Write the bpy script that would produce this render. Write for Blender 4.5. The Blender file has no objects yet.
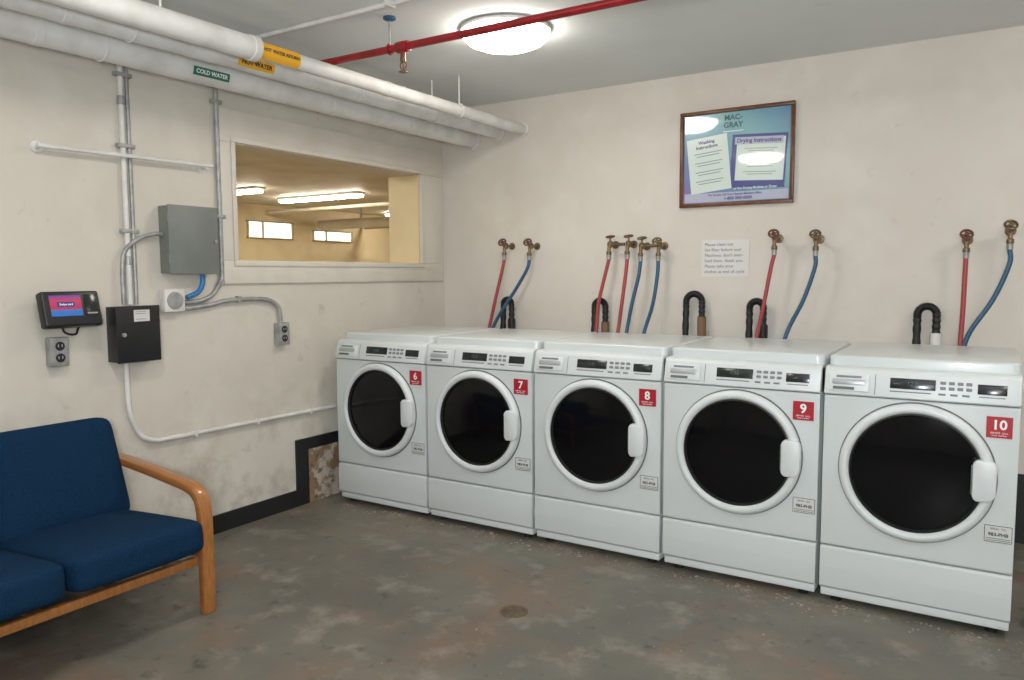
import bpy, bmesh, math, random
from mathutils import Vector, Matrix, Euler
random.seed(4)
SC=bpy.context.scene
COL=SC.collection
try:
    SC.view_settings.view_transform='Standard'
    SC.view_settings.look='None'
except Exception as e: pass

# ---------------------------------------------------------------- materials
def mat(name,col,rough=0.5,metal=0.0,col2=None,scale=5.0,lo=0.4,hi=0.6,bump=0.0,bscale=60.0,coat=0.0,emit=None,estr=0.0,spec=0.5,detail=3.0):
    m=bpy.data.materials.new(name); m.use_nodes=True
    nt=m.node_tree; b=nt.nodes["Principled BSDF"]
    b.inputs["Base Color"].default_value=(*col,1); b.inputs["Roughness"].default_value=rough
    b.inputs["Metallic"].default_value=metal; b.inputs["Coat Weight"].default_value=coat
    b.inputs["Coat Roughness"].default_value=0.04
    b.inputs["Specular IOR Level"].default_value=spec
    if emit: 
        b.inputs["Emission Color"].default_value=(*emit,1); b.inputs["Emission Strength"].default_value=estr
    tc=nt.nodes.new("ShaderNodeTexCoord")
    if col2:
        n=nt.nodes.new("ShaderNodeTexNoise"); n.inputs["Scale"].default_value=scale; n.inputs["Detail"].default_value=detail
        r=nt.nodes.new("ShaderNodeValToRGB"); r.color_ramp.elements[0].position=lo; r.color_ramp.elements[1].position=hi
        r.color_ramp.elements[0].color=(*col,1); r.color_ramp.elements[1].color=(*col2,1)
        nt.links.new(tc.outputs["Object"],n.inputs["Vector"]); nt.links.new(n.outputs["Fac"],r.inputs["Fac"])
        nt.links.new(r.outputs["Color"],b.inputs["Base Color"])
    if bump>0:
        n2=nt.nodes.new("ShaderNodeTexNoise"); n2.inputs["Scale"].default_value=bscale; n2.inputs["Detail"].default_value=2
        bp=nt.nodes.new("ShaderNodeBump"); bp.inputs["Strength"].default_value=bump; bp.inputs["Distance"].default_value=0.01
        nt.links.new(tc.outputs["Object"],n2.inputs["Vector"]); nt.links.new(n2.outputs["Fac"],bp.inputs["Height"]); nt.links.new(bp.outputs["Normal"],b.inputs["Normal"])
    return m

def layered(name,base,layers,rough=0.6,bump=0.1,bscale=30,spec=0.5,grime=0,stretch=(1,1,1)):
    m=bpy.data.materials.new(name); m.use_nodes=True
    nt=m.node_tree; b=nt.nodes["Principled BSDF"]; b.inputs["Roughness"].default_value=rough
    b.inputs["Specular IOR Level"].default_value=spec
    tc=nt.nodes.new("ShaderNodeTexCoord"); cur=None
    for i,(c,s,lo,hi,st,de) in enumerate(layers):
        mp=nt.nodes.new("ShaderNodeMapping"); mp.inputs["Location"].default_value=(i*7.3,i*3.1,i*1.7); mp.inputs["Scale"].default_value=stretch
        nt.links.new(tc.outputs["Object"],mp.inputs["Vector"])
        n=nt.nodes.new("ShaderNodeTexNoise"); n.inputs["Scale"].default_value=s; n.inputs["Detail"].default_value=de; n.inputs["Roughness"].default_value=0.62
        nt.links.new(mp.outputs["Vector"],n.inputs["Vector"])
        mr=nt.nodes.new("ShaderNodeMapRange"); mr.inputs["From Min"].default_value=lo; mr.inputs["From Max"].default_value=hi; mr.inputs["To Max"].default_value=st
        nt.links.new(n.outputs["Fac"],mr.inputs["Value"])
        fac=mr.outputs["Result"]
        if grime and i==len(layers)-1:   # last layer only near the floor (scuffs and splashed dirt)
            sp=nt.nodes.new("ShaderNodeSeparateXYZ"); nt.links.new(tc.outputs["Object"],sp.inputs[0])
            m2=nt.nodes.new("ShaderNodeMapRange"); m2.inputs["From Min"].default_value=grime; m2.inputs["From Max"].default_value=.05
            nt.links.new(sp.outputs["Z"],m2.inputs["Value"])
            mu=nt.nodes.new("ShaderNodeMath"); mu.operation='MULTIPLY'; nt.links.new(fac,mu.inputs[0]); nt.links.new(m2.outputs["Result"],mu.inputs[1]); fac=mu.outputs[0]
        mx=nt.nodes.new("ShaderNodeMix"); mx.data_type='RGBA'
        nt.links.new(fac,mx.inputs[0])
        if cur is None: mx.inputs[6].default_value=(*base,1)
        else: nt.links.new(cur,mx.inputs[6])
        mx.inputs[7].default_value=(*c,1); cur=mx.outputs[2]
    nt.links.new(cur,b.inputs["Base Color"])
    n2=nt.nodes.new("ShaderNodeTexNoise"); n2.inputs["Scale"].default_value=bscale; n2.inputs["Detail"].default_value=3
    bp=nt.nodes.new("ShaderNodeBump"); bp.inputs["Strength"].default_value=bump; bp.inputs["Distance"].default_value=0.01
    nt.links.new(tc.outputs["Object"],n2.inputs["Vector"]); nt.links.new(n2.outputs["Fac"],bp.inputs["Height"]); nt.links.new(bp.outputs["Normal"],b.inputs["Normal"])
    return m

M={}
M['wallL']=layered("painted_wall_warm",(.635,.595,.525),[((.55,.50,.43),1.3,.42,.72,.5,3),((.71,.68,.62),3.0,.5,.7,.45,3),((.40,.33,.27),8,.64,.73,.45,5),((.30,.25,.20),5,.46,.68,.7,6)],rough=.65,bump=.25,bscale=14,grime=1.0)
M['wallB']=layered("painted_wall_white",(.675,.63,.57),[((.585,.525,.46),1.1,.42,.72,.5,3),((.75,.715,.665),2.6,.5,.7,.45,3),((.43,.35,.29),10,.65,.74,.35,5)],rough=.65,bump=.22,bscale=12)
M['ceil']=layered("ceiling_paint",(.76,.785,.775),[((.67,.69,.68),1.6,.4,.7,.5,3),((.45,.41,.36),5,.68,.78,.35,5)],rough=.8,bump=.08)
M['floor']=layered("worn_concrete_floor",(.170,.155,.125),[((.112,.106,.090),1.1,.40,.60,.85,4),((.215,.130,.082),1.7,.50,.66,.55,6),((.31,.285,.24),5,.53,.68,.55,7),((.20,.10,.06),3.2,.58,.70,.45,6),((.040,.036,.032),12,.60,.72,.65,6)],rough=.5,bump=.18,bscale=35)
M['black']=mat("black_trim_paint",(.012,.012,.014),.45,bump=.1)
M['peel']=layered("peeling_plaster",(.26,.17,.10),[((.56,.50,.43),9,.47,.55,.9,6),((.08,.05,.03),15,.55,.65,.85,6)],rough=.9,bump=.6)
M['frame']=mat("cream_frame_paint",(.67,.625,.555),.5,col2=(.635,.59,.52),scale=5,bump=.04)
M['yellow']=mat("pale_ochre_wall_paint",(.72,.60,.38),.6,col2=(.67,.55,.34),scale=3)
M['cream']=mat("cream_soffit_paint",(.64,.57,.45),.6,col2=(.56,.49,.37),scale=2)
M['tan']=mat("tan_paint",(.48,.39,.25),.7,col2=(.38,.30,.18),scale=1.5)
M['white']=mat("white_enamel",(.61,.65,.65),.32,coat=.2,spec=.4)
M['white2']=mat("white_plastic",(.65,.69,.695),.38)
M['gasket']=mat("grey_seam",(.13,.13,.135),.6)
M['glass']=mat("dark_door_glass",(.004,.004,.005),.09,spec=.25)
M['display']=mat("dark_display",(.018,.022,.022),.2)
M['digits']=mat("dim_digits",(.03,.11,.09),.5)
M['btn']=mat("grey_button",(.20,.21,.22),.5)
M['silver']=mat("silver_drawer",(.42,.44,.46),.35,metal=.3)
M['red']=mat("red_label",(.40,.012,.025),.4)
M['text']=mat("white_print",(.85,.85,.85),.5)
M['ink']=mat("black_print",(.03,.03,.03),.6)
M['sticker']=mat("sticker_paper",(.62,.62,.60),.5)
M['pipe']=mat("white_pipe_jacket",(.74,.73,.71),.5,col2=(.64,.62,.59),scale=6,bump=.12,bscale=20)
M['redpipe']=mat("red_pipe_paint",(.33,.012,.018),.35,col2=(.22,.01,.012),scale=12)
M['brass']=mat("aged_brass",(.26,.185,.10),.45,metal=.7,col2=(.15,.11,.07),scale=30)
M['rust']=mat("red_valve_wheel",(.17,.05,.035),.5,col2=(.11,.055,.04),scale=30)
M['steel']=mat("galvanised_steel",(.42,.42,.415),.45,metal=.4,col2=(.31,.315,.31),scale=20)
M['greybox']=mat("grey_box_paint",(.19,.205,.19),.45,col2=(.17,.182,.172),scale=6)
M['blk']=mat("black_powdercoat",(.012,.012,.014),.4)
M['blkrub']=mat("black_rubber",(.012,.012,.013),.55)
M['redhose']=mat("red_rubber_hose",(.36,.05,.055),.45)
M['bluehose']=mat("blue_rubber_hose",(.025,.095,.18),.45)
M['blueflex']=mat("blue_flex_conduit",(.03,.18,.42),.45)
M['fabric']=mat("navy_blue_fabric",(.0035,.021,.056),.9,col2=(.006,.032,.076),scale=140,lo=.35,hi=.65,bump=.5,bscale=320,spec=.12)
M['green']=mat("green_pipe_label",(.01,.16,.09),.5)
M['yel']=mat("orange_pipe_label",(.85,.42,.02),.5)
M['lamp']=mat("lamp_diffuser",(.9,.9,.85),.4,emit=(1.0,.945,.85),estr=28)
M['lampbase']=mat("lamp_base_white",(.75,.74,.70),.5)
M['tube']=mat("fluorescent_diffuser",(.9,.9,.9),.4,emit=(1.0,.94,.80),estr=44)
M['daywin']=mat("daylight_pane",(.9,.9,.9),.4,emit=(.93,1.0,.88),estr=1.7)
M['paper']=mat("paper",(.72,.70,.68),.7)
M['pencil']=mat("faint_ink",(.16,.16,.24),.7)
M['frwood']=mat("brown_frame_wood",(.17,.06,.022),.35,col2=(.11,.038,.014),scale=25)
M['pwhite']=mat("poster_white",(.66,.76,.72),.25,coat=1)
M['pnavy']=mat("poster_navy",(.05,.06,.25),.25,coat=1)
M['pteal']=mat("poster_teal_ink",(.0,.09,.09),.3,coat=1)
M['ptext']=mat("poster_small_text",(.25,.30,.33),.4,coat=1)
M['plight']=mat("poster_light_text",(.70,.75,.80),.3,coat=1)
M['plav']=mat("poster_lavender",(.46,.48,.62),.3,coat=1)
M['skirt']=mat("drain_iron",(.10,.075,.05),.6,col2=(.16,.11,.07),scale=40)
M['copper']=mat("standpipe_brown",(.20,.12,.07),.6)
M['chip']=mat("paint_chip",(.40,.33,.26),.8,col2=(.22,.15,.10),scale=9)

def wood():
    m=mat("honey_bent_wood",(.42,.17,.045),.32,coat=.3)
    nt=m.node_tree; b=nt.nodes["Principled BSDF"]
    tc=nt.nodes.new("ShaderNodeTexCoord"); mp=nt.nodes.new("ShaderNodeMapping"); mp.inputs["Scale"].default_value=(3,60,14)
    n=nt.nodes.new("ShaderNodeTexNoise"); n.inputs["Scale"].default_value=1.5; n.inputs["Detail"].default_value=4
    r=nt.nodes.new("ShaderNodeValToRGB"); r.color_ramp.elements[0].position=.3; r.color_ramp.elements[1].position=.7
    r.color_ramp.elements[0].color=(.29,.105,.026,1); r.color_ramp.elements[1].color=(.42,.175,.05,1)
    nt.links.new(tc.outputs["Object"],mp.inputs[0]); nt.links.new(mp.outputs[0],n.inputs["Vector"]); nt.links.new(n.outputs["Fac"],r.inputs[0]); nt.links.new(r.outputs[0],b.inputs["Base Color"])
    return m
M['wood']=wood()
def gradient_mat(name,stops,axis='X',coat=1,emis=0):
    m=mat(name,(1,1,1),.25,coat=coat); nt=m.node_tree; b=nt.nodes["Principled BSDF"]
    tc=nt.nodes.new("ShaderNodeTexCoord"); sp=nt.nodes.new("ShaderNodeSeparateXYZ"); nt.links.new(tc.outputs["Generated"],sp.inputs[0])
    ad=nt.nodes.new("ShaderNodeMath"); ad.operation='ADD'
    a2=nt.nodes.new("ShaderNodeMath"); a2.operation='MULTIPLY'; a2.inputs[1].default_value=.5
    nt.links.new(sp.outputs["X"],ad.inputs[0]); nt.links.new(sp.outputs["Z"],ad.inputs[1]); nt.links.new(ad.outputs[0],a2.inputs[0])
    src=a2.outputs[0] if axis=='D' else sp.outputs[axis]
    r=nt.nodes.new("ShaderNodeValToRGB"); el=r.color_ramp.elements
    while len(el)<len(stops): el.new(.5)
    for e,(p,c) in zip(el,stops): e.position=p; e.color=(*c,1)
    nt.links.new(src,r.inputs[0]); nt.links.new(r.outputs[0],b.inputs["Base Color"])
    if emis:
        nt.links.new(r.outputs[0],b.inputs["Emission Color"]); b.inputs["Emission Strength"].default_value=emis
    return m
M['poster']=gradient_mat("poster_gradient",[(0,(.30,.16,.40)),(.22,(.16,.22,.42)),(.45,(.10,.30,.40)),(.7,(.22,.46,.50)),(1,(.14,.27,.44))],'D')
M['screen']=gradient_mat("terminal_screen",[(0,(.02,.12,.36)),(.26,(.03,.13,.38)),(.36,(.30,.03,.08)),(.75,(.38,.04,.10)),(1,(.10,.05,.24))],'Z',coat=.3,emis=.45)

# ---------------------------------------------------------------- mesh helpers
def empty(name,loc=(0,0,0)):
    o=bpy.data.objects.new(name,None); o.empty_display_size=.1; o.location=loc; COL.objects.link(o); return o
def mk(name,bm,m,parent=None,smooth=True,ang=40,loc=None):
    bmesh.ops.recalc_face_normals(bm,faces=bm.faces)
    me=bpy.data.meshes.new(name); bm.to_mesh(me); bm.free()
    if smooth:
        for p in me.polygons: p.use_smooth=True
        try: me.set_sharp_from_angle(angle=math.radians(ang))
        except Exception: pass
    if m: me.materials.append(m)
    o=bpy.data.objects.new(name,me); COL.objects.link(o)
    if parent: o.parent=parent
    if loc: o.location=loc
    return o
def box(name,a,b,m,parent=None,bev=0.0,seg=2,rot=None,piv=None):
    bm=bmesh.new(); bmesh.ops.create_cube(bm,size=1)
    a=Vector(a); b=Vector(b); c=(a+b)/2; s=b-a
    for v in bm.verts: v.co=Vector((v.co.x*s.x,v.co.y*s.y,v.co.z*s.z))
    if bev>0: bmesh.ops.bevel(bm,geom=list(bm.edges),offset=bev,segments=seg,profile=.5,affect='EDGES')
    R=rot.to_matrix() if rot is not None else Matrix.Identity(3)
    piv=Vector(piv) if piv is not None else c
    for v in bm.verts: v.co=R@(v.co+c-piv)+piv
    return mk(name,bm,m,parent,smooth=bev>0)
def prism(name,prof,x0,x1,m,parent=None,bev=0,axis='x'):
    bm=bmesh.new()
    f=(lambda p,t:(t,p[0],p[1])) if axis=='x' else (lambda p,t:(p[0],t,p[1]))
    A=[bm.verts.new(f(p,x0)) for p in prof]; B=[bm.verts.new(f(p,x1)) for p in prof]
    n=len(prof); bm.faces.new(A); bm.faces.new(B[::-1])
    for i in range(n): bm.faces.new((A[i],A[(i+1)%n],B[(i+1)%n],B[i]))
    if bev>0: bmesh.ops.bevel(bm,geom=list(bm.edges),offset=bev,segments=2,profile=.5,affect='EDGES')
    return mk(name,bm,m,parent)
def cr(pts,n=8):
    pts=[Vector(p) for p in pts]
    if len(pts)<3: return pts
    P=[pts[0]*2-pts[1]]+pts+[pts[-1]*2-pts[-2]]; out=[]
    for i in range(1,len(P)-2):
        for k in range(n):
            t=k/n; a,b,c,d=P[i-1],P[i],P[i+1],P[i+2]
            out.append(.5*((2*b)+(-a+c)*t+(2*a-5*b+4*c-d)*t*t+(-a+3*b-3*c+d)*t**3))
    out.append(pts[-1]); return out
def tube(name,pts,r,m,parent=None,seg=14,smooth=0,rfun=None,caps=True):
    P=cr(pts,smooth) if smooth else [Vector(p) for p in pts]
    bm=bmesh.new(); rings=[]
    T=[]
    for i in range(len(P)):
        a=P[max(i-1,0)]; b=P[min(i+1,len(P)-1)]
        T.append((b-a).normalized())
    up=Vector((0,0,1)) if abs(T[0].z)<.9 else Vector((1,0,0))
    N=(up-T[0]*up.dot(T[0])).normalized()
    for i,p in enumerate(P):
        if i: N=(N-T[i]*N.dot(T[i])).normalized()
        B=T[i].cross(N); rr=rfun(i,len(P))*r if rfun else r
        rings.append([bm.verts.new(p+(N*math.cos(2*math.pi*k/seg)+B*math.sin(2*math.pi*k/seg))*rr) for k in range(seg)])
    for a,b in zip(rings[:-1],rings[1:]):
        for k in range(seg): bm.faces.new((a[k],a[(k+1)%seg],b[(k+1)%seg],b[k]))
    if caps: bm.faces.new(rings[0]); bm.faces.new(rings[-1])
    return mk(name,bm,m,parent)
def lathe(name,prof,origin,axis,m,parent=None,seg=48):
    ax=Vector(axis).normalized(); up=Vector((0,0,1)) if abs(ax.z)<.9 else Vector((1,0,0))
    u=ax.cross(up).normalized(); v=ax.cross(u); o=Vector(origin)
    bm=bmesh.new(); rings=[]
    for r,h in prof:
        if r<1e-6: rings.append([bm.verts.new(o+ax*h)])
        else: rings.append([bm.verts.new(o+ax*h+(u*math.cos(2*math.pi*k/seg)+v*math.sin(2*math.pi*k/seg))*r) for k in range(seg)])
    for a,b in zip(rings[:-1],rings[1:]):
        for k in range(seg):
            k2=(k+1)%seg
            if len(a)==1 and len(b)==1: continue
            if len(a)==1: bm.faces.new((a[0],b[k],b[k2]))
            elif len(b)==1: bm.faces.new((a[k],a[k2],b[0]))
            else: bm.faces.new((a[k],a[k2],b[k2],b[k]))
    return mk(name,bm,m,parent)
def torus(name,c,axis,R,r,m,parent=None,seg=28,sg=8):
    prof=[(R+r*math.cos(2*math.pi*k/sg),r*math.sin(2*math.pi*k/sg)) for k in range(sg+1)]
    return lathe(name,prof,c,axis,m,parent,seg)
def text(name,body,size,loc,m,parent=None,ax='B',align='CENTER',tilt=None,bold=False):
    """ax 'B' faces -y, 'L' faces +x"""
    cu=bpy.data.curves.new(name,"FONT"); cu.body=body; cu.size=size; cu.align_x=align; cu.align_y='CENTER'; cu.extrude=.0004; cu.resolution_u=3
    if bold: cu.offset=size*.025
    o=bpy.data.objects.new(name,cu); COL.objects.link(o)
    dg=bpy.context.evaluated_depsgraph_get(); me=bpy.data.meshes.new_from_object(o.evaluated_get(dg))
    bpy.data.objects.remove(o); me.name=name
    X,Y,Z=((1,0,0),(0,0,1),(0,-1,0)) if ax=='B' else ((0,1,0),(0,0,1),(1,0,0))
    R=Matrix((X,Y,Z)).transposed().to_4x4()
    if tilt is not None: R=tilt.to_4x4()@R
    me.transform(Matrix.Translation(loc)@R)
    me.materials.clear(); me.materials.append(m)
    o=bpy.data.objects.new(name,me); COL.objects.link(o)
    if parent: o.parent=parent
    return o

# ---------------------------------------------------------------- room shell
CZ=2.609; XR=6.6; YF=-8.0
box("floor",(-.27,YF-.2,-.1),(XR+.2,.2,0),M['floor'])
box("ceiling",(-.27,YF-.2,CZ),(XR+.2,.2,CZ+.15),M['ceil'])
box("wall_back",(0,0,0),(XR,.2,CZ),M['wallB'])
box("wall_right",(XR,YF,0),(XR+.2,.2,CZ),M['wallB'])
box("wall_front",(0,YF-.2,0),(XR+.2,YF,CZ),M['wallB'])
OY0,OY1,OZ0,OZ1=-1.888,-.285,1.472,2.120
def multi(name,boxes,m,origin=True):
    bm=bmesh.new()
    for a,b in boxes:
        r=bmesh.ops.create_cube(bm,size=1); a=Vector(a); b=Vector(b); c=(a+b)/2; s=b-a
        for v in r['verts']: v.co=Vector((v.co.x*s.x,v.co.y*s.y,v.co.z*s.z))+c
    return mk(name,bm,m,smooth=False)
multi("wall_left",[((-.27,YF-.2,0),(0,OY0,CZ)),((-.27,OY1,0),(0,.2,CZ)),((-.27,OY0,0),(0,OY1,OZ0)),((-.27,OY0,OZ1),(0,OY1,CZ))],M['wallL'])
win=empty("window_1",(0,(OY0+OY1)/2,OZ0))
def W(o): 
    o.parent=win; o.matrix_parent_inverse=Matrix.Translation(-win.location); return o
fy0,fy1,fz0,fz1=-1.978,-.035,1.352,2.285
W(box("casing_bottom",(.0,fy0,fz0),(.018,fy1,OZ0+.006),M['frame'],bev=.003))
W(box("casing_top",(.0,fy0,OZ1-.006),(.018,fy1,fz1),M['frame'],bev=.003))
W(box("casing_near",(.0,fy0,OZ0+.0065),(.018,OY0+.006,OZ1-.0065),M['frame'],bev=.003))
W(box("casing_far",(.0,OY1-.006,OZ0+.0065),(.018,fy1,OZ1-.0065),M['frame'],bev=.003))
W(box("stop_bottom",(.018,OY0-.022,OZ0-.024),(.027,OY1+.024,OZ0+.006),M['frame'],bev=.003))
W(box("stop_top",(.018,OY0-.022,OZ1-.006),(.027,OY1+.024,OZ1+.024),M['frame'],bev=.003))
W(box("stop_near",(.018,OY0-.022,OZ0+.0065),(.027,OY0+.006,OZ1-.0065),M['frame'],bev=.003))
W(box("stop_far",(.018,OY1-.006,OZ0+.0065),(.027,OY1+.024,OZ1-.0065),M['frame'],bev=.003))
W(box("jamb_far",(-.28,OY1-.01,OZ0),(-.001,OY1-.0005,OZ1),M['yellow']))
W(box("jamb_near",(-.28,OY0+.0005,OZ0),(-.001,OY0+.01,OZ1),M['yellow']))
W(box("head",(-.28,OY0,OZ1-.01),(-.001,OY1,OZ1-.0005),M['cream']))
W(box("sill",(-.28,OY0,OZ0+.0005),(-.001,OY1,OZ0+.01),M['yellow']))
# neighbouring room
NX=-7.2; NY0=-5; NY1=9
box("floor_next_room",(NX,NY0,-.1),(-.27,NY1,0),M['tan'])
box("ceiling_next_room",(NX,NY0,2.62),(-.27,NY1,2.75),M['cream'])
multi("wall_next_room",[((NX-.1,NY0,0),(NX,NY1,2.75)),((NX,NY1,0),(-.1,NY1+.1,2.75)),((NX,NY0-.1,0),(-.27,NY0,2.75)),((-.37,.2,0),(-.27,NY1,2.75))],M['yellow'])
for i,(x,y,l) in enumerate([(-6.06,3.8,1.65),(-5.7,2.55,.6),(-6.6,6.9,.7),(-2.6,-1.2,1.3),(-2.4,5.2,1.3),(-3.8,-3.0,1.3)]):  # last three are unseen extras, added to brighten this room
    g=empty("fluorescent_ceiling_light",(x,y,2.6))
    box("diffuser",(0,-.07,-.055),(l,.07,-.012),M['tube'],g,bev=.01)
    box("housing",(-.02,-.09,-.014),(l+.02,.09,.018),M['lampbase'],g)
for i,(y0,y1,z0,z1) in enumerate([(4.03,4.97,2.06,2.32),(5.5,6.47,2.06,2.22)]):
    g=empty("window_%d"%(i+2),(NX,y0,z0)); hh=z1-z0
    box("pane",(0,0,0),(.02,y1-y0,hh),M['daywin'],g)
    for z in (-.02,hh): box("rail",(0.0,-.03,z),(.05,y1-y0+.03,z+.02),M['tan'],g)
    for y in (-.03,(y1-y0)*.3,(y1-y0)): box("mullion",(0.02,y,0),(.05,y+.03,hh),M['tan'],g)
g=empty("ceiling_duct",(-7.1,5.6,2.33))
tube("duct",[(0,0,0),(6.7,0,0)],.09,M['cream'],g,seg=20)
tube("branch_pipe",[(0,1.2,.02),(6.7,1.2,.02)],.04,M['tan'],g,seg=14)
tube("branch_pipe",[(0,-1.2,.16),(6.7,-1.2,.16)],.03,M['cream'],g,seg=14)
for x in (1,3,5): box("strap",(x,-.01,.085),(x+.03,.01,.29),M['steel'],g)

# black painted baseboards
multi("baseboard_left",[((.0,YF+.01,0),(.012,-1.46,.10)),((.0,-1.505,.10),(.012,-1.41,.405)),((.0,-1.41,.335),(.012,-.02,.405)),((.0,-1.46,0),(.012,-1.41,.10))],M['black'])
multi("baseboard_back",[((.02,-.012,0),(XR,0,.36))],M['black'])
box("peeling_patch",(.0,-1.408,.0),(.006,-.02,.333),M['peel'])  # patch of peeling plaster framed by the black baseboard

# ---------------------------------------------------------------- washing machines
WD=.685; DEP=.78
def washer(x,num):
    g=empty("washing_machine",(x,-1.29,0))
    P=g
    box("cabinet",(0,.03,.05),(WD,DEP,1.0),M['white'],P,bev=.006)
    box("base_plinth",(.004,.012,.028),(WD-.004,DEP-.01,.062),M['white2'],P,bev=.004)
    box("seam_backing",(.006,.018,.06),(WD-.006,.05,.99),M['gasket'],P)
    prism("lower_panel",[(.006,.064),(-.004,.075),(-.006,.16),(-.003,.238),(.004,.247),(.03,.247),(.03,.064)],.001,WD-.001,M['white'],P,bev=.0015)
    prism("front_panel",[(.004,.252),(-.001,.260),(-.003,.55),(-.001,.880),(.004,.888),(.03,.888),(.03,.252)],.001,WD-.001,M['white'],P,bev=.0015)
    prism("console",[(.0,.892),(-.010,.898),(.012,.990),(.020,1.001),(.034,1.006),(.09,1.008),(.09,.892)],0,WD,M['white2'],P,bev=.002)
    bm=bmesh.new(); bmesh.ops.create_cube(bm,size=1)
    for v in bm.verts: v.co=Vector((WD/2+v.co.x*(WD-.004),.07+(v.co.y+.5)*(DEP-.05),1.021+v.co.z*.054))
    bmesh.ops.bevel(bm,geom=[e for e in bm.edges if abs(e.verts[0].co.z-e.verts[1].co.z)>.01],offset=.03,segments=4,profile=.5,affect='EDGES')
    bm.normal_update()
    bmesh.ops.bevel(bm,geom=[e for e in bm.edges if e.verts[0].co.z>1.03 and e.verts[1].co.z>1.03 and len(e.link_faces)==2 and any(abs(f.normal.z)<.5 for f in e.link_faces)],offset=.010,segments=3,profile=.5,affect='EDGES')
    mk("top_slab",bm,M['white'],P)
    ang=math.atan2(.022,.092)
    rot=Euler((-ang,0,0))
    base=Vector((0,-.010,.898))
    def cface(name,x0,x1,s0,s1,m,th=.003,bev=.001):
        return box(name,(x0,-.010-th,.898+s0),(x1,-.010+.002,.898+s1),m,P,bev=bev,rot=rot,piv=base)
    cface("drawer_face",.018,.17,.012,.082,M['white2'],.008,.004)
    cface("drawer_grip",.03,.155,.038,.062,M['silver'],.011,.004)
    cface("drawer_slot",.034,.115,.018,.030,M['gasket'],.009,.001)
    cface("badge",.045,.14,.067,.076,M['btn'],.009,.0005)
    cface("panel_divider",.190,.192,.005,.088,M['gasket'],.001,0)
    cface("display",.245,.405,.036,.078,M['display'],.003,.001)
    cface("second_display",.545,.640,.034,.072,M['display'],.003,.001)
    for i in range(4):
        for j in range(2):
            cface("button",.420+i*.029,.440+i*.029,.042+j*.021,.054+j*.021,M['btn'],.004,.002)
    for i in range(3): cface("coin_button",.415+i*.04,.44+i*.04,.020,.028,M['btn'],.005,.002)
    cface("console_text_strip",.245,.39,.022,.027,M['btn'],.0008,0)
    cface("text_strip_b",.55,.635,.022,.026,M['btn'],.0008,0)
    o=text("digits",random.choice(["0:45","12:0","4:95"]),.024,(0,0,0),M['digits'],P)
    o.data.transform(Matrix.Translation(base)@rot.to_matrix().to_4x4()@Matrix.Translation((.325,-.0035,.057)))
    # door
    C=(WD/2,-.002,.603)
    lathe("door_shadow_ring",[(.281,0),(.281,.003),(.265,.003)],C,(0,-1,0),M['gasket'],P,seg=72)  # thin grey ring, paints the shadow line around the door
    lathe("door_ring",[(.275,.0),(.276,.014),(.271,.026),(.262,.032),(.252,.034),(.244,.030),(.239,.022),(.236,.012),(.232,.006)],C,(0,-1,0),M['white2'],P,seg=80)
    lathe("door_gasket",[(.238,.020),(.232,.022),(.228,.012),(.226,.006)],C,(0,-1,0),M['blkrub'],P,seg=72)
    lathe("door_glass",[(.233,.008),(.19,.014),(.14,.019),(.08,.022),(0,.023)],C,(0,-1,0),M['glass'],P,seg=72)
    hx=WD/2+.238
    prism("door_handle",[(hx-.040,.545),(hx-.028,.528),(hx+.024,.533),(hx+.038,.555),(hx+.040,.66),(hx+.032,.683),(hx-.028,.688),(hx-.040,.672)],-.050,-.015,M['white2'],P,bev=.008,axis='y')
    box("handle_recess",(hx-.045,-.040,.552),(hx-.039,-.025,.665),M['gasket'],P,bev=.002)
    # labels
    box("number_label",(.578,-.0065,.772),(.662,-.002,.852),M['red'],P)
    text("number",num,.054 if len(num)<2 else .050,(.620,-.0068,.820),M['text'],P,bold=True)
    text("number_caption","SERVICE  CALL\nwash number",.009,(.620,-.0068,.786),M['text'],P)
    box("rating_sticker",(.588,-.0065,.374),(.676,-.002,.436),M['sticker'],P)
    text("sticker_text","983-PHB",.018,(.632,-.0068,.402),M['ink'],P,bold=True)
    text("sticker_text_top","SERIAL  NO.",.010,(.632,-.0068,.424),M['ink'],P)
    for z in (.387,.380): box("sticker_rule",(.592,-.0068,z-.001),(.672,-.006,z+.001),M['ink'],P)
    for z in(.374,.436): box("sticker_border",(.588,-.0068,z-.001),(.676,-.006,z+.001),M['ink'],P)
    for xx in(.588,.676): box("sticker_border",(xx-.001,-.0068,.374),(xx+.001,-.006,.436),M['ink'],P)
    for xx,yy in ((.06,.06),(WD-.06,.06),(.06,DEP-.06),(WD-.06,DEP-.06)):
        lathe("foot",[(0,0),(.022,0),(.022,.012),(.010,.016),(.010,.05),(0,.05)],(xx,yy,0),(0,0,1),M['blkrub'],P,seg=16)
for i in range(5): washer(.148+.701*i,str(6+i))

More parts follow.
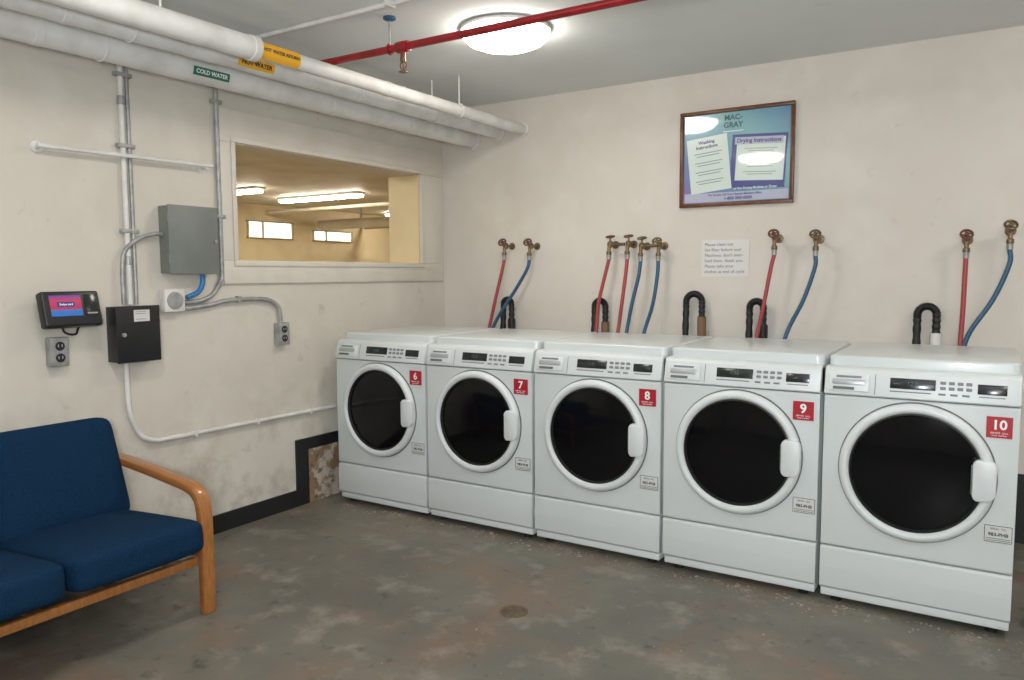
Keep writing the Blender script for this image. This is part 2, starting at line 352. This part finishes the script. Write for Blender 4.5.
# ---------------------------------------------------------------- taps and hoses
def valve(x,z,kind,wheel,hose,pts,bar=0):
    g=empty("water_valve",(x,0,z)); P=g
    lathe("escutcheon",[(.0,.0005),(.026,.0005),(.024,.006),(.013,.009),(0,.009)],(0,0,0),(0,-1,0),M['brass'],P,seg=24)
    tube("stub",[(0,-.002,0),(0,-.085,0)],.011,M['brass'],P)
    if bar: tube("crossbar",[(0,-.085,0),(bar,-.085,0)],.010,M['brass'],P)
    lathe("body",[(0,-.022),(.014,-.02),(.019,-.008),(.020,.008),(.014,.02),(0,.022)],(0,-.085,0),(0,0,1),M['brass'],P,seg=20)
    tube("spout",[(0,-.085,0),(0,-.10,-.015),(0,-.105,-.045)],.011,M['brass'],P,smooth=5)
    lathe("coupling",[(.0,0),(.017,0),(.017,.020),(.012,.024),(0,.024)],(0,-.105,-.066),(0,0,1),M['brass'],P,seg=12)
    if kind=='up':
        tube("stem",[(0,-.085,.01),(0,-.085,.05)],.006,M['brass'],P)
        c=(0,-.085,.05); ax=Vector((0,-.25,1)).normalized()
    else:
        tube("stem",[(0,-.09,.005),(0,-.130,.025)],.007,M['brass'],P)
        c=(0,-.130,.025); ax=Vector((.15,-.80,.58)).normalized()
    R=.026
    torus("wheel",c,ax,R,.006,wheel,P)
    u=ax.cross(Vector((1,0,0))).normalized(); v=ax.cross(u)
    for k in range(4):
        d=u*math.cos(k*math.pi/2+.4)+v*math.sin(k*math.pi/2+.4)
        tube("spoke",[Vector(c),Vector(c)+d*R],.0045,wheel,P,seg=8)
    lathe("hub",[(0,-.006),(.011,-.006),(.011,.007),(0,.009)],c,ax,wheel,P,seg=12)
    h=empty("supply_hose",(x,-.105,z-.066))
    tube("hose",[(0,0,-.001),(0,0,-.03)]+[(px-x,py+.105,pz-(z-.066)) for px,py,pz in pts],.0115,hose,h,smooth=8)
    tube("ferrule",[(0,0,-.001),(0,0,-.03)],.0145,M['steel'],h)
RH,BH=M['redhose'],M['bluehose']
valve(.607,1.595,'front',M['rust'],RH,[(.585,-.11,1.40),(.54,-.12,1.22),(.495,-.13,1.03),(.48,-.2,.85)])
valve(.813,1.59,'front',M['rust'],BH,[(.79,-.11,1.42),(.70,-.12,1.28),(.60,-.13,1.14),(.53,-.14,1.02),(.50,-.2,.85)])
valve(1.411,1.585,'up',M['rust'],RH,[(1.385,-.11,1.38),(1.345,-.12,1.2),(1.335,-.13,1.03),(1.33,-.2,.85)],bar=.10)
valve(1.539,1.585,'up',M['rust'],RH,[(1.53,-.11,1.38),(1.51,-.12,1.2),(1.49,-.13,1.03),(1.48,-.2,.85)])
valve(1.630,1.57,'up',M['brass'],BH,[(1.62,-.11,1.38),(1.58,-.12,1.2),(1.55,-.13,1.03),(1.54,-.2,.85)],bar=.10)
valve(1.748,1.57,'front',M['brass'],BH,[(1.745,-.11,1.38),(1.72,-.12,1.2),(1.67,-.13,1.03),(1.66,-.2,.85)])
valve(2.451,1.595,'front',M['rust'],RH,[(2.435,-.11,1.42),(2.40,-.12,1.2),(2.37,-.13,1.03),(2.36,-.2,.85)])
valve(2.677,1.585,'front',M['brass'],BH,[(2.675,-.11,1.42),(2.62,-.12,1.24),(2.54,-.13,1.06),(2.50,-.2,.85)])
valve(3.403,1.56,'front',M['rust'],RH,[(3.402,-.11,1.40),(3.40,-.12,1.2),(3.395,-.13,1.03),(3.39,-.2,.85)])
valve(3.589,1.60,'front',M['brass'],BH,[(3.59,-.11,1.43),(3.53,-.12,1.26),(3.44,-.13,1.10),(3.41,-.14,1.0),(3.40,-.2,.85)])
for i,(x,zt,w,pm) in enumerate([(.60,1.22,.035,M['blkrub']),(1.325,1.22,.040,M['copper']),(1.965,1.27,.050,M['copper']),(2.345,1.23,.04,M['blkrub']),(3.235,1.215,.045,M['pipe'])]):
    g=empty("drain_hose",(x,-.055,zt)); pts=[(-w,-.02,-.55),(-w,-.01,-.3),(-w,-.0,-.1)]+[(-w*math.cos(a),0,-w+w*math.sin(a)) for a in [math.pi*k/8 for k in range(9)]]+[(w,.0,-.12),(w,.0,-.2)]
    tube("corrugated_hose",pts,.021,M['blkrub'],g,smooth=10,rfun=lambda i,n:1.0 if (i//2)%2 else .86)
    tube("standpipe",[(w,0,-1.20),(w,0,-.14)],.027,pm,g,seg=18)
    box("wall_clip",(w-.03,.02,-.25),(w+.03,.054,-.23),M['steel'],g,bev=.002)

# ---------------------------------------------------------------- poster, note
g=empty("framed_instruction_poster",(1.85,0,1.80)); w,h=.68,.575; t=.022
box("frame_top",(0,-.028,h-t),(w,-.001,h),M['frwood'],g,bev=.004); box("frame_bottom",(0,-.028,0),(w,-.001,t),M['frwood'],g,bev=.004)
box("frame_left",(0,-.028,t),(t,-.001,h-t),M['frwood'],g,bev=.004); box("frame_right",(w-t,-.028,t),(w,-.001,h-t),M['frwood'],g,bev=.004)
box("print",(t,-.012,t),(w-t,-.002,h-t),M['poster'],g)
def quad(name,c,w2,h2,a,m,y,P):
    box(name,(c[0]-w2/2,y-.0008,c[1]-h2/2),(c[0]+w2/2,y+.0008,c[1]+h2/2),m,P,rot=Euler((0,math.radians(a),0)))
quad("footer_band",(.34,.055),.62,.055,0,M['plav'],-.0125,g)
quad("card_left",(.18,.255),.25,.33,-6,M['pwhite'],-.0130,g)
quad("card_right_backing",(.475,.255),.32,.31,3,M['pnavy'],-.0128,g)  # navy printed panel behind the right card
quad("card_right",(.485,.265),.28,.25,3,M['pwhite'],-.0142,g)
quad("card_right_header",(.478,.372),.28,.042,3,M['plav'],-.0150,g)
text("title_a","MAC-\nGRAY",.044,(.325,-.0145,.497),M['pteal'],g,bold=True)
quad("title_rule",(.325,.440),.12,.005,0,M['plight'],-.0130,g)
text("heading","Drying Instructions",.033,(.478,-.0162,.372),M['pnavy'],g,bold=True,tilt=Matrix.Rotation(math.radians(3),3,'Y'))
text("heading_b","Washing\nInstructions",.028,(.165,-.0145,.375),M['pnavy'],g,bold=True,tilt=Matrix.Rotation(math.radians(-6),3,'Y'))
for k in range(4):
    for j in range(2):
        quad("line",(.175+k*.004,.325-k*.055-j*.016),.17-j*.03,.005,-6,M['ptext'],-.0142,g)
for k in range(4):
    for j in range(2):
        quad("line",(.49-k*.002,.325-k*.045-j*.014),.19-j*.04,.004,3,M['ptext'],-.0152,g)
text("footer_a","or For Drying Machine or Dryer",.019,(.46,-.0145,.100),M['plight'],g,bold=True)
text("footer_b","For Service Call Your Nearest Machine Office",.017,(.34,-.0145,.068),M['pnavy'],g,bold=True)
text("footer_c","1-800 000-0000",.026,(.36,-.0145,.044),M['pnavy'],g,bold=True)
g=empty("handwritten_note",(1.99,0,1.375))
box("sheet",(0,-.003,0),(.292,-.001,.222),M['paper'],g)
for k,s in enumerate(["Please clean out","lint filter before use!","Machines: don't over-","load them, thank you.","Please take your","clothes at end of cycle"]):
    text("line",s,.027,(.02,-.0035,.195-k*.033),M['pencil'],g,align='LEFT')

# ---------------------------------------------------------------- overhead pipes
def pipe(name,x,z,r):
    g=empty(name,(x,-.001,z)); tube("run",[(0,0,0),(0,YF+.02,0)],r,M['pipe'],g,seg=28)
    lathe("wall_collar",[(r+.012,0),(r+.012,.01),(r,.014)],(0,0,0),(0,-1,0),M['pipe'],g)
    for y in (-.75,-2.75,-4.6,-6.5):
        torus("hanger_ring",(0,y,0),(0,1,0),r+.003,.004,M['pipe'],g); tube("hanger_rod",[(0,y,r),(0,y,CZ-z)],.005,M['pipe'],g,seg=8)
    for y in (-1.4,-3.0,-5.0): lathe("jacket_seam",[(r,0),(r+.003,.003),(r+.003,.03),(r,.033)],(0,y,0),(0,-1,0),M['pipe'],g)
    return g
def plabel(g,y0,y1,r,m,s,tm,a0,a1,size,x=0):
    """curved sticker between elevation angles a0..a1 (degrees, 0 = facing +x)"""
    bm=bmesh.new(); n=12; A=[];B=[]
    for k in range(n+1):
        a=math.radians(a0+(a1-a0)*k/n); p=(math.cos(a)*(r+.0025),math.sin(a)*(r+.0025))
        A.append(bm.verts.new((p[0],y0,p[1]))); B.append(bm.verts.new((p[0],y1,p[1])))
    for k in range(n): bm.faces.new((A[k],A[k+1],B[k+1],B[k]))
    mk("pipe_label",bm,m,g)
    T=Matrix.Rotation(-math.radians((a0+a1)/2),3,'Y')
    nn=T@Vector((1,0,0))
    text("label_text",s,size,nn*(r+.0045)+Vector((0,(y0+y1)/2,0)),tm,g,ax='L',tilt=T,bold=True)
gC=pipe("insulated_cold_water_pipe",.27,2.370,.058)
gB=pipe("insulated_hot_water_pipe",.49,2.402,.046)
gA=pipe("insulated_return_pipe",.70,2.40,.037)
tube("thick_jacket",[(0,-2.30,0),(0,YF+.02,0)],.052,M['pipe'],gA,seg=28)
lathe("jacket_end",[(.037,0),(.056,0),(.056,.035),(.05,.04)],(0,-2.29,0),(0,-1,0),M['pipe'],gA)
plabel(gC,-2.34,-2.14,.058,M['green'],"COLD WATER",M['text'],-34,4,.027)
plabel(gB,-2.25,-2.04,.046,M['yel'],"HOT WATER",M['ink'],-45,12,.030)
plabel(gA,-2.29,-2.06,.038,M['yel'],"HOT WATER RETURN",M['ink'],-70,70,.021)

# red sprinkler pipe
g=empty("sprinkler_pipe",(.66,-1.80,2.46))
tube("run",[(-.60,0,0),(XR-.68,0,0)],.0175,M['redpipe'],g,seg=18)
for x in (.48,2.6,4.4): lathe("coupling",[(.018,-.035),(.026,-.033),(.026,.033),(.018,.035)],(x,0,0),(1,0,0),M['redpipe'],g,seg=20)
tube("drop",[(.48,0,0),(.48,0,-.049)],.013,M['redpipe'],g)
h=empty("sprinkler_head",(1.14,-1.80,2.41))
lathe("body",[(0,0),(.014,0),(.014,-.018),(.008,-.022),(.006,-.03),(0,-.03)],(0,0,0),(0,0,1),M['brass'],h,seg=14)
for s in (-1,1): tube("frame_arm",[(s*.010,0,-.018),(s*.018,0,-.035),(s*.004,0,-.062)],.003,M['brass'],h,smooth=5,seg=8)
tube("bulb",[(0,0,-.03),(0,0,-.058)],.003,M['redpipe'],h,seg=8)
lathe("deflector",[(0,-.062),(.022,-.064),(.022,-.067),(0,-.067)],(0,0,0),(0,0,1),M['brass'],h,seg=20)
h=empty("pipe_hanger",(1.06,-1.80,2.46))
torus("ring",(0,0,0),(1,0,0),.022,.005,M['redpipe'],h); tube("rod",[(0,0,.02),(0,0,.13)],.006,M['steel'],h,seg=8)
lathe("ceiling_plate",[(0,.148),(.03,.148),(.03,.138),(.012,.13),(0,.13)],(0,0,0),(0,0,1),M['bluehose'],h,seg=16)
g=empty("ceiling_conduit",(.3,-1.97,CZ-.016))
tube("run",[(-.28,0,0),(5.9,.0,0)],.011,M['pipe'],g)
for x in (.9,2.5,4): box("strap",(x,-.03,-.014),(x+.02,.03,.015),M['pipe'],g,bev=.002)

# ceiling lamps
for (x,y) in [(1.43,-1.36),(1.45,-3.45),(1.45,-6.0),(4.6,-1.36),(4.6,-3.6),(4.6,-6.2)]:
    g=empty("dome_ceiling_light",(x,y,CZ))
    lathe("base",[(0,-.001),(.215,-.001),(.225,-.008),(.225,-.020),(.215,-.024)],(0,0,0),(0,0,1),M['lampbase'],g,seg=48)
    lathe("diffuser",[(.218,-.020),(.214,-.042),(.19,-.067),(.14,-.087),(.08,-.098),(0,-.101)],(0,0,0),(0,0,1),M['lamp'],g,seg=32)

# ---------------------------------------------------------------- left wall services
CG=empty("electrical_conduit",(0.0,-2.515,1.25))   # the connected conduit run on the left wall
def crun(name,off,pts,r,m,**k):
    tube(name,[(off[0]+a,off[1]+2.515+b,off[2]-1.25+c) for a,b,c in pts],r,m,CG,**k)
def cbox(name,off,a,b,m):
    box(name,(off[0]+a[0],off[1]+2.515+a[1],off[2]-1.25+a[2]),(off[0]+b[0],off[1]+2.515+b[1],off[2]-1.25+b[2]),m,CG,bev=.002)
o1=(.016,-2.515,1.25)
crun("riser",o1,[(0,0,.01),(0,0,1.355)],.0125,M['pipe']); crun("riser_b",o1,[(0,.032,.01),(0,.032,1.355)],.009,M['steel'])
for z in (.35,.75,1.08): cbox("strap",o1,(-.014,-.03,z),(.014,.055,z+.02),M['steel'])
for z in (.2,.95): lathe("coupling",[(.012,0),(.017,.002),(.017,.04),(.012,.042)],(.016,0,z),(0,0,1),M['steel'],CG,seg=16)
o2=(.016,-1.99,1.35)
crun("riser_c",o2,[(0,0,1.255),(0,0,.10),(0,-.005,.03),(0,-.06,-.05),(0,-.14,-.085),(0,-.235,-.09)],.0125,M['steel'],smooth=6)
for z in (.35,.95): cbox("strap",o2,(-.014,-.03,z),(.014,.03,z+.02),M['steel'])
crun("blue_whip",(.04,-2.10,1.405),[(0,-.03,-.003),(0,-.03,-.05),(0,-.06,-.095),(0,-.125,-.12)],.014,M['blueflex'],smooth=8,rfun=lambda i,n:1 if i%2 else .88)
crun("grey_whip",(.03,-2.345,1.60),[(0.01,-.004,0),(0.01,-.05,.0),(0,-.13,-.03),(0,-.195,-.09),(0,-.21,-.18),(0,-.21,-.340)],.011,M['steel'],smooth=8,rfun=lambda i,n:1 if i%2 else .9)
o3=(.018,-2.25,1.20)
crun("branch",o3,[(0,.012,.03),(0,.07,.03),(0,.20,.045),(0,.27,.06),(0,.48,.065),(0,.58,.05),(0,.635,.01),(0,.65,-.07)],.0125,M['steel'],smooth=7)
cbox("strap",o3,(-.016,.35,.048),(.014,.37,.084),M['steel'])
o4=(.018,-2.55,.985)
crun("low_run",o4,[(0,0,.0),(0,0,-.16),(0,.012,-.27),(0,.06,-.37),(0,.13,-.405),(0,.22,-.41),(0,.8,-.412),(0,1.36,-.415)],.012,M['pipe'],smooth=7)
for y in (.35,.75,1.15): cbox("strap",o4,(-.016,y,-.43),(.014,y+.018,-.395),M['pipe'])
g=empty("wall_rail",(0.0,-2.92,1.955)); tube("bar",[(.05,0,0),(.05,.87,.01)],.010,M['pipe'],g)
for y in (.02,.84): 
    tube("standoff",[(.001,y,0),(.05,y,0)],.009,M['pipe'],g); lathe("flange",[(0,.001),(.028,.001),(.026,.006),(0,.008)],(0,y,0),(1,0,0),M['pipe'],g,seg=20)
g=empty("electrical_box",(0,-2.34,1.408))
box("enclosure",(.0015,0,0),(.080,.28,.335),M['greybox'],g,bev=.004)
box("door",(.080,-.004,-.004),(.088,.284,.339),M['greybox'],g,bev=.003)
for z in (.05,.25): box("hinge",(.072,-.010,z),(.090,-.003,z+.045),M['greybox'],g,bev=.002)
lathe("lock",[(0,.0),(.009,.0),(.009,.006),(0,.006)],(.088,.262,.165),(1,0,0),M['steel'],g,seg=14)
# card reader
g=empty("payment_terminal",(0,-2.96,1.170)); R=Euler((0,math.radians(-14),0)); pv=(.08,.13,.08)
box("wall_bracket",(.0015,.05,.03),(.06,.17,.13),M['blk'],g,bev=.004)
box("body",(.055,0,.0),(.105,.25,.158),M['blk'],g,bev=.010,seg=3,rot=R,piv=pv)
box("screen",(.104,.03,.045),(.1075,.165,.138),M['screen'],g,rot=R,piv=pv)
box("screen_banner",(.107,.06,.086),(.1082,.135,.108),M['pnavy'],g,rot=R,piv=pv)
o=text("screen_text","Swipe card",.013,(0,0,0),M['text'],g,ax='L',bold=True)
o.data.transform(Matrix.Translation(pv)@R.to_matrix().to_4x4()@Matrix.Translation((.0286,-.032,.017)))
box("keypad",(.104,.18,.04),(.108,.235,.14),M['display'],g,rot=R,piv=pv,bev=.001)
box("card_slot",(.107,.185,.052),(.1095,.23,.058),M['steel'],g,rot=R,piv=pv)
tube("cable",[(.02,.12,.04),(.03,.12,-.02),(.03,.17,-.035),(.02,.2,.0),(.02,.3,.02)],.005,M['blkrub'],g,smooth=6,seg=8)
g=empty("control_box",(0,-2.63,.99))
box("enclosure",(.0015,0,0),(.085,.215,.262),M['blk'],g,bev=.004)
box("cover",(.085,-.003,-.003),(.090,.218,.265),M['blk'],g,bev=.002)
box("label",(.0895,.085,.190),(.0908,.165,.245),M['sticker'],g)
for z in (.235,.226,.2): box("label_line",(.0905,.093,z),(.0912,.145,z+.0022),M['gasket'],g)
lathe("lock",[(0,0),(.01,0),(.01,.01),(0,.01)],(.09,.03,.13),(1,0,0),M['steel'],g,seg=14)
g=empty("junction_box",(0,-2.355,1.215))
box("body",(.0015,0,0),(.050,.115,.115),M['pipe'],g,bev=.006); lathe("round_cover",[(0,.0),(.045,0),(.043,.006),(0,.009)],(.050,.057,.057),(1,0,0),M['steel'],g,seg=24)
def outlet(y,z):
    g=empty("power_outlet",(0,y,z))
    box("surface_box",(.0015,-.040,-.065),(.045,.040,.065),M['steel'],g,bev=.005)
    box("plate",(.045,-.037,-.061),(.048,.037,.061),M['steel'],g,bev=.001)
    for s in(-1,1):
        lathe("receptacle",[(0,0),(.020,0),(.020,.003),(0,.003)],(.048,0,s*.026),(1,0,0),M['blkrub'],g,seg=20)
        for q in(-1,1): box("slot",(.0505,q*.008-.0015,s*.026-.004),(.0515,q*.008+.0015,s*.026+.008),M['sticker'],g)
outlet(-2.87,1.062); outlet(-1.60,1.058)

# ---------------------------------------------------------------- floor drain and debris
g=empty("floor_drain",(1.90,-2.06,0))
lathe("rim",[(.060,.0),(.060,.003),(.050,.004),(.048,.001)],(0,0,0),(0,0,1),M['skirt'],g,seg=32)
lathe("sump",[(0,.0008),(.052,.0008)],(0,0,0),(0,0,1),M['blkrub'],g,seg=32)
for k in range(-3,4):
    hw=math.sqrt(.052**2-(k*.014)**2); box("bar",(-hw,k*.014-.0035,.001),(hw,k*.014+.0035,.004),M['skirt'],g)
for k in range(-3,4):
    hw=math.sqrt(.052**2-(k*.014)**2); box("crossbar",(k*.014-.0018,-hw,.001),(k*.014+.0018,hw,.0035),M['skirt'],g)
bm=bmesh.new()
for i in range(800):
    q=random.random()
    if q<.7: x=random.uniform(.1,3.9); y=-1.29-abs(random.gauss(0,.06))
    else: x=random.uniform(.95,4.2); y=random.uniform(-3.6,-1.3)
    s=random.uniform(.002,.007)*(1.3 if q<.65 else .7); n=random.choice([3,4,5]); a0=random.random()*6
    vs=[bm.verts.new((x+math.cos(a0+6.283*k/n)*s*random.uniform(.5,1.2),y+math.sin(a0+6.283*k/n)*s*random.uniform(.5,1.2),.0012+random.random()*.002)) for k in range(n)]
    f=bm.faces.new(vs)
r=bmesh.ops.extrude_face_region(bm,geom=list(bm.faces))
for v in r['geom']:
    if isinstance(v,bmesh.types.BMVert): v.co.z=.0002
mk("paint_chip_debris",bm,M['chip'],smooth=False)
g=empty("wood_scrap",(3.70,-1.20,0)); box("block",(0,0,0),(.05,.16,.07),M['chip'],g,bev=.003); box("offcut",(.005,.02,.07),(.045,.12,.09),M['wood'],g,bev=.002)

# ---------------------------------------------------------------- sofa
S=empty("sofa",(.040,-2.70,0))
def arm(y0,y1,nm):
    path=cr([(.06,.49),(.09,.55),(.17,.575),(.38,.560),(.58,.537),(.70,.520),(.755,.490),(.778,.43),(.782,.30),(.782,.0)],7)
    bm=bmesh.new(); rings=[]
    n=len(path); th=.034
    for i,p in enumerate(path):
        p=Vector(p); a=Vector(path[max(i-1,0)]); b=Vector(path[min(i+1,n-1)]); t=(b-a).normalized(); nn=Vector((-t.y,t.x))
        q0=p+nn*th*.5; q1=p-nn*th*.5
        if i==n-1: q0.y=q1.y=0
        rings.append([bm.verts.new((q0.x,y0,q0.y)),bm.verts.new((q0.x,y1,q0.y)),bm.verts.new((q1.x,y1,q1.y)),bm.verts.new((q1.x,y0,q1.y))])
    for a,b in zip(rings[:-1],rings[1:]):
        for k in range(4): bm.faces.new((a[k],a[(k+1)%4],b[(k+1)%4],b[k]))
    bm.faces.new(rings[0]); bm.faces.new(rings[-1])
    bmesh.ops.recalc_face_normals(bm,faces=bm.faces); bm.normal_update()
    bev=[e for e in bm.edges if len(e.link_faces)==2 and e.link_faces[0].normal.angle(e.link_faces[1].normal)>1.0]
    bmesh.ops.bevel(bm,geom=bev,offset=.006,segments=2,profile=.5,affect='EDGES')
    mk(nm,bm,M['wood'],S)
    prism(nm+"_rear_leg",[(.045,0),(.085,0),(.085,.53),(.045,.52)],y0+.002,y1-.002,M['wood'],S,bev=.005,axis='y')
    prism(nm+"_side_rail",[(.085,.20),(.77,.235),(.77,.275),(.085,.24)],y0+.012,y1-.012,M['wood'],S,bev=.004,axis='y')
arm(-.058,0,"arm_right"); LEN=1.70
arm(-LEN-.058,-LEN,"arm_left")
box("front_rail",(.735,-LEN,.205),(.765,-.058,.240),M['wood'],S,bev=.005)
box("rear_rail",(.07,-LEN,.16),(.10,-.058,.21),M['wood'],S,bev=.005)
for k in range(6): box("slat",(.10,-.15-k*.27,.20),(.74,-.10-k*.27,.215),M['wood'],S,rot=Euler((0,-.05,0)))
def cushion(name,c,s,rot,bulge=.02):
    bm=bmesh.new(); bmesh.ops.create_cube(bm,size=1)
    bmesh.ops.subdivide_edges(bm,edges=list(bm.edges),cuts=9,use_grid_fill=True)
    R=rot.to_matrix(); rr=.045
    for v in bm.verts:
        p=v.co*2
        q=Vector((p.x*s[0]/2,p.y*s[1]/2,p.z*s[2]/2))
        core=Vector([max(-s[i]/2+rr,min(s[i]/2-rr,q[i])) for i in range(3)])
        d=q-core
        if d.length>1e-6: q=core+d.normalized()*min(rr,d.length) if d.length>rr else q
        ax=min(range(3),key=lambda i:s[i])
        oth=[i for i in range(3) if i!=ax]
        f=(1-p[oth[0]]**2)*(1-p[oth[1]]**2)
        q[ax]+=math.copysign(bulge*f,p[ax]) if abs(p[ax])>.9 else 0
        v.co=R@q+Vector(c)
    o=mk(name,bm,M['fabric'],S,ang=80)
    sd=o.modifiers.new("s","SUBSURF"); sd.levels=1; sd.render_levels=1
for k in range(3):
    yc=-.050-.272-k*.547
    cushion("seat_cushion",(.520,yc,.324),(.645,.542,.145),Euler((0,math.radians(-4),0)),.016)
    cushion("back_cushion",(.205,yc,.55),(.13,.542,.46),Euler((0,math.radians(-19),0)),.018)

# ---------------------------------------------------------------- photographer's bounce flash (soft light thrown at the ceiling) and an added fill light
def area(name,loc,target,size,power,col):
    l=bpy.data.lights.new(name,'AREA'); l.shape='DISK'; l.size=size; l.energy=power; l.color=col
    o=bpy.data.objects.new(name,l); COL.objects.link(o); o.location=loc
    o.rotation_euler=(Vector(target)-Vector(loc)).to_track_quat('-Z','Y').to_euler(); return o
area("bounce_flash",(3.7,-5.0,1.5),(2.6,-2.6,2.6),.35,75,(.91,.96,1.0))
area("added_fill_light",(4.3,-6.2,2.1),(1.9,-1.0,.9),1.0,14,(.93,.97,1.0))  # unseen fill light, added to brighten the machine fronts

# ---------------------------------------------------------------- world and camera
w=bpy.data.worlds.new("World"); SC.world=w; w.use_nodes=True
w.node_tree.nodes["Background"].inputs[0].default_value=(.5,.5,.5,1); w.node_tree.nodes["Background"].inputs[1].default_value=.1
cam=bpy.data.cameras.new("camera"); cam.sensor_width=36; cam.sensor_fit='HORIZONTAL'; cam.lens=36*769.6/1024; cam.clip_start=.05
co=bpy.data.objects.new("camera",cam); COL.objects.link(co)
yaw,p,r=math.radians(32.20),math.radians(4.81),math.radians(-.30)
f=Vector((-math.sin(yaw)*math.cos(p),math.cos(yaw)*math.cos(p),-math.sin(p)))
rt=Vector((math.cos(yaw),math.sin(yaw),0)); up=rt.cross(f)
r2=rt*math.cos(r)+up*math.sin(r); u2=-rt*math.sin(r)+up*math.cos(r)
Mx=Matrix((r2,u2,-f)).transposed().to_4x4(); Mx.translation=Vector((3.544,-4.672,1.390)); co.matrix_world=Mx
SC.camera=co
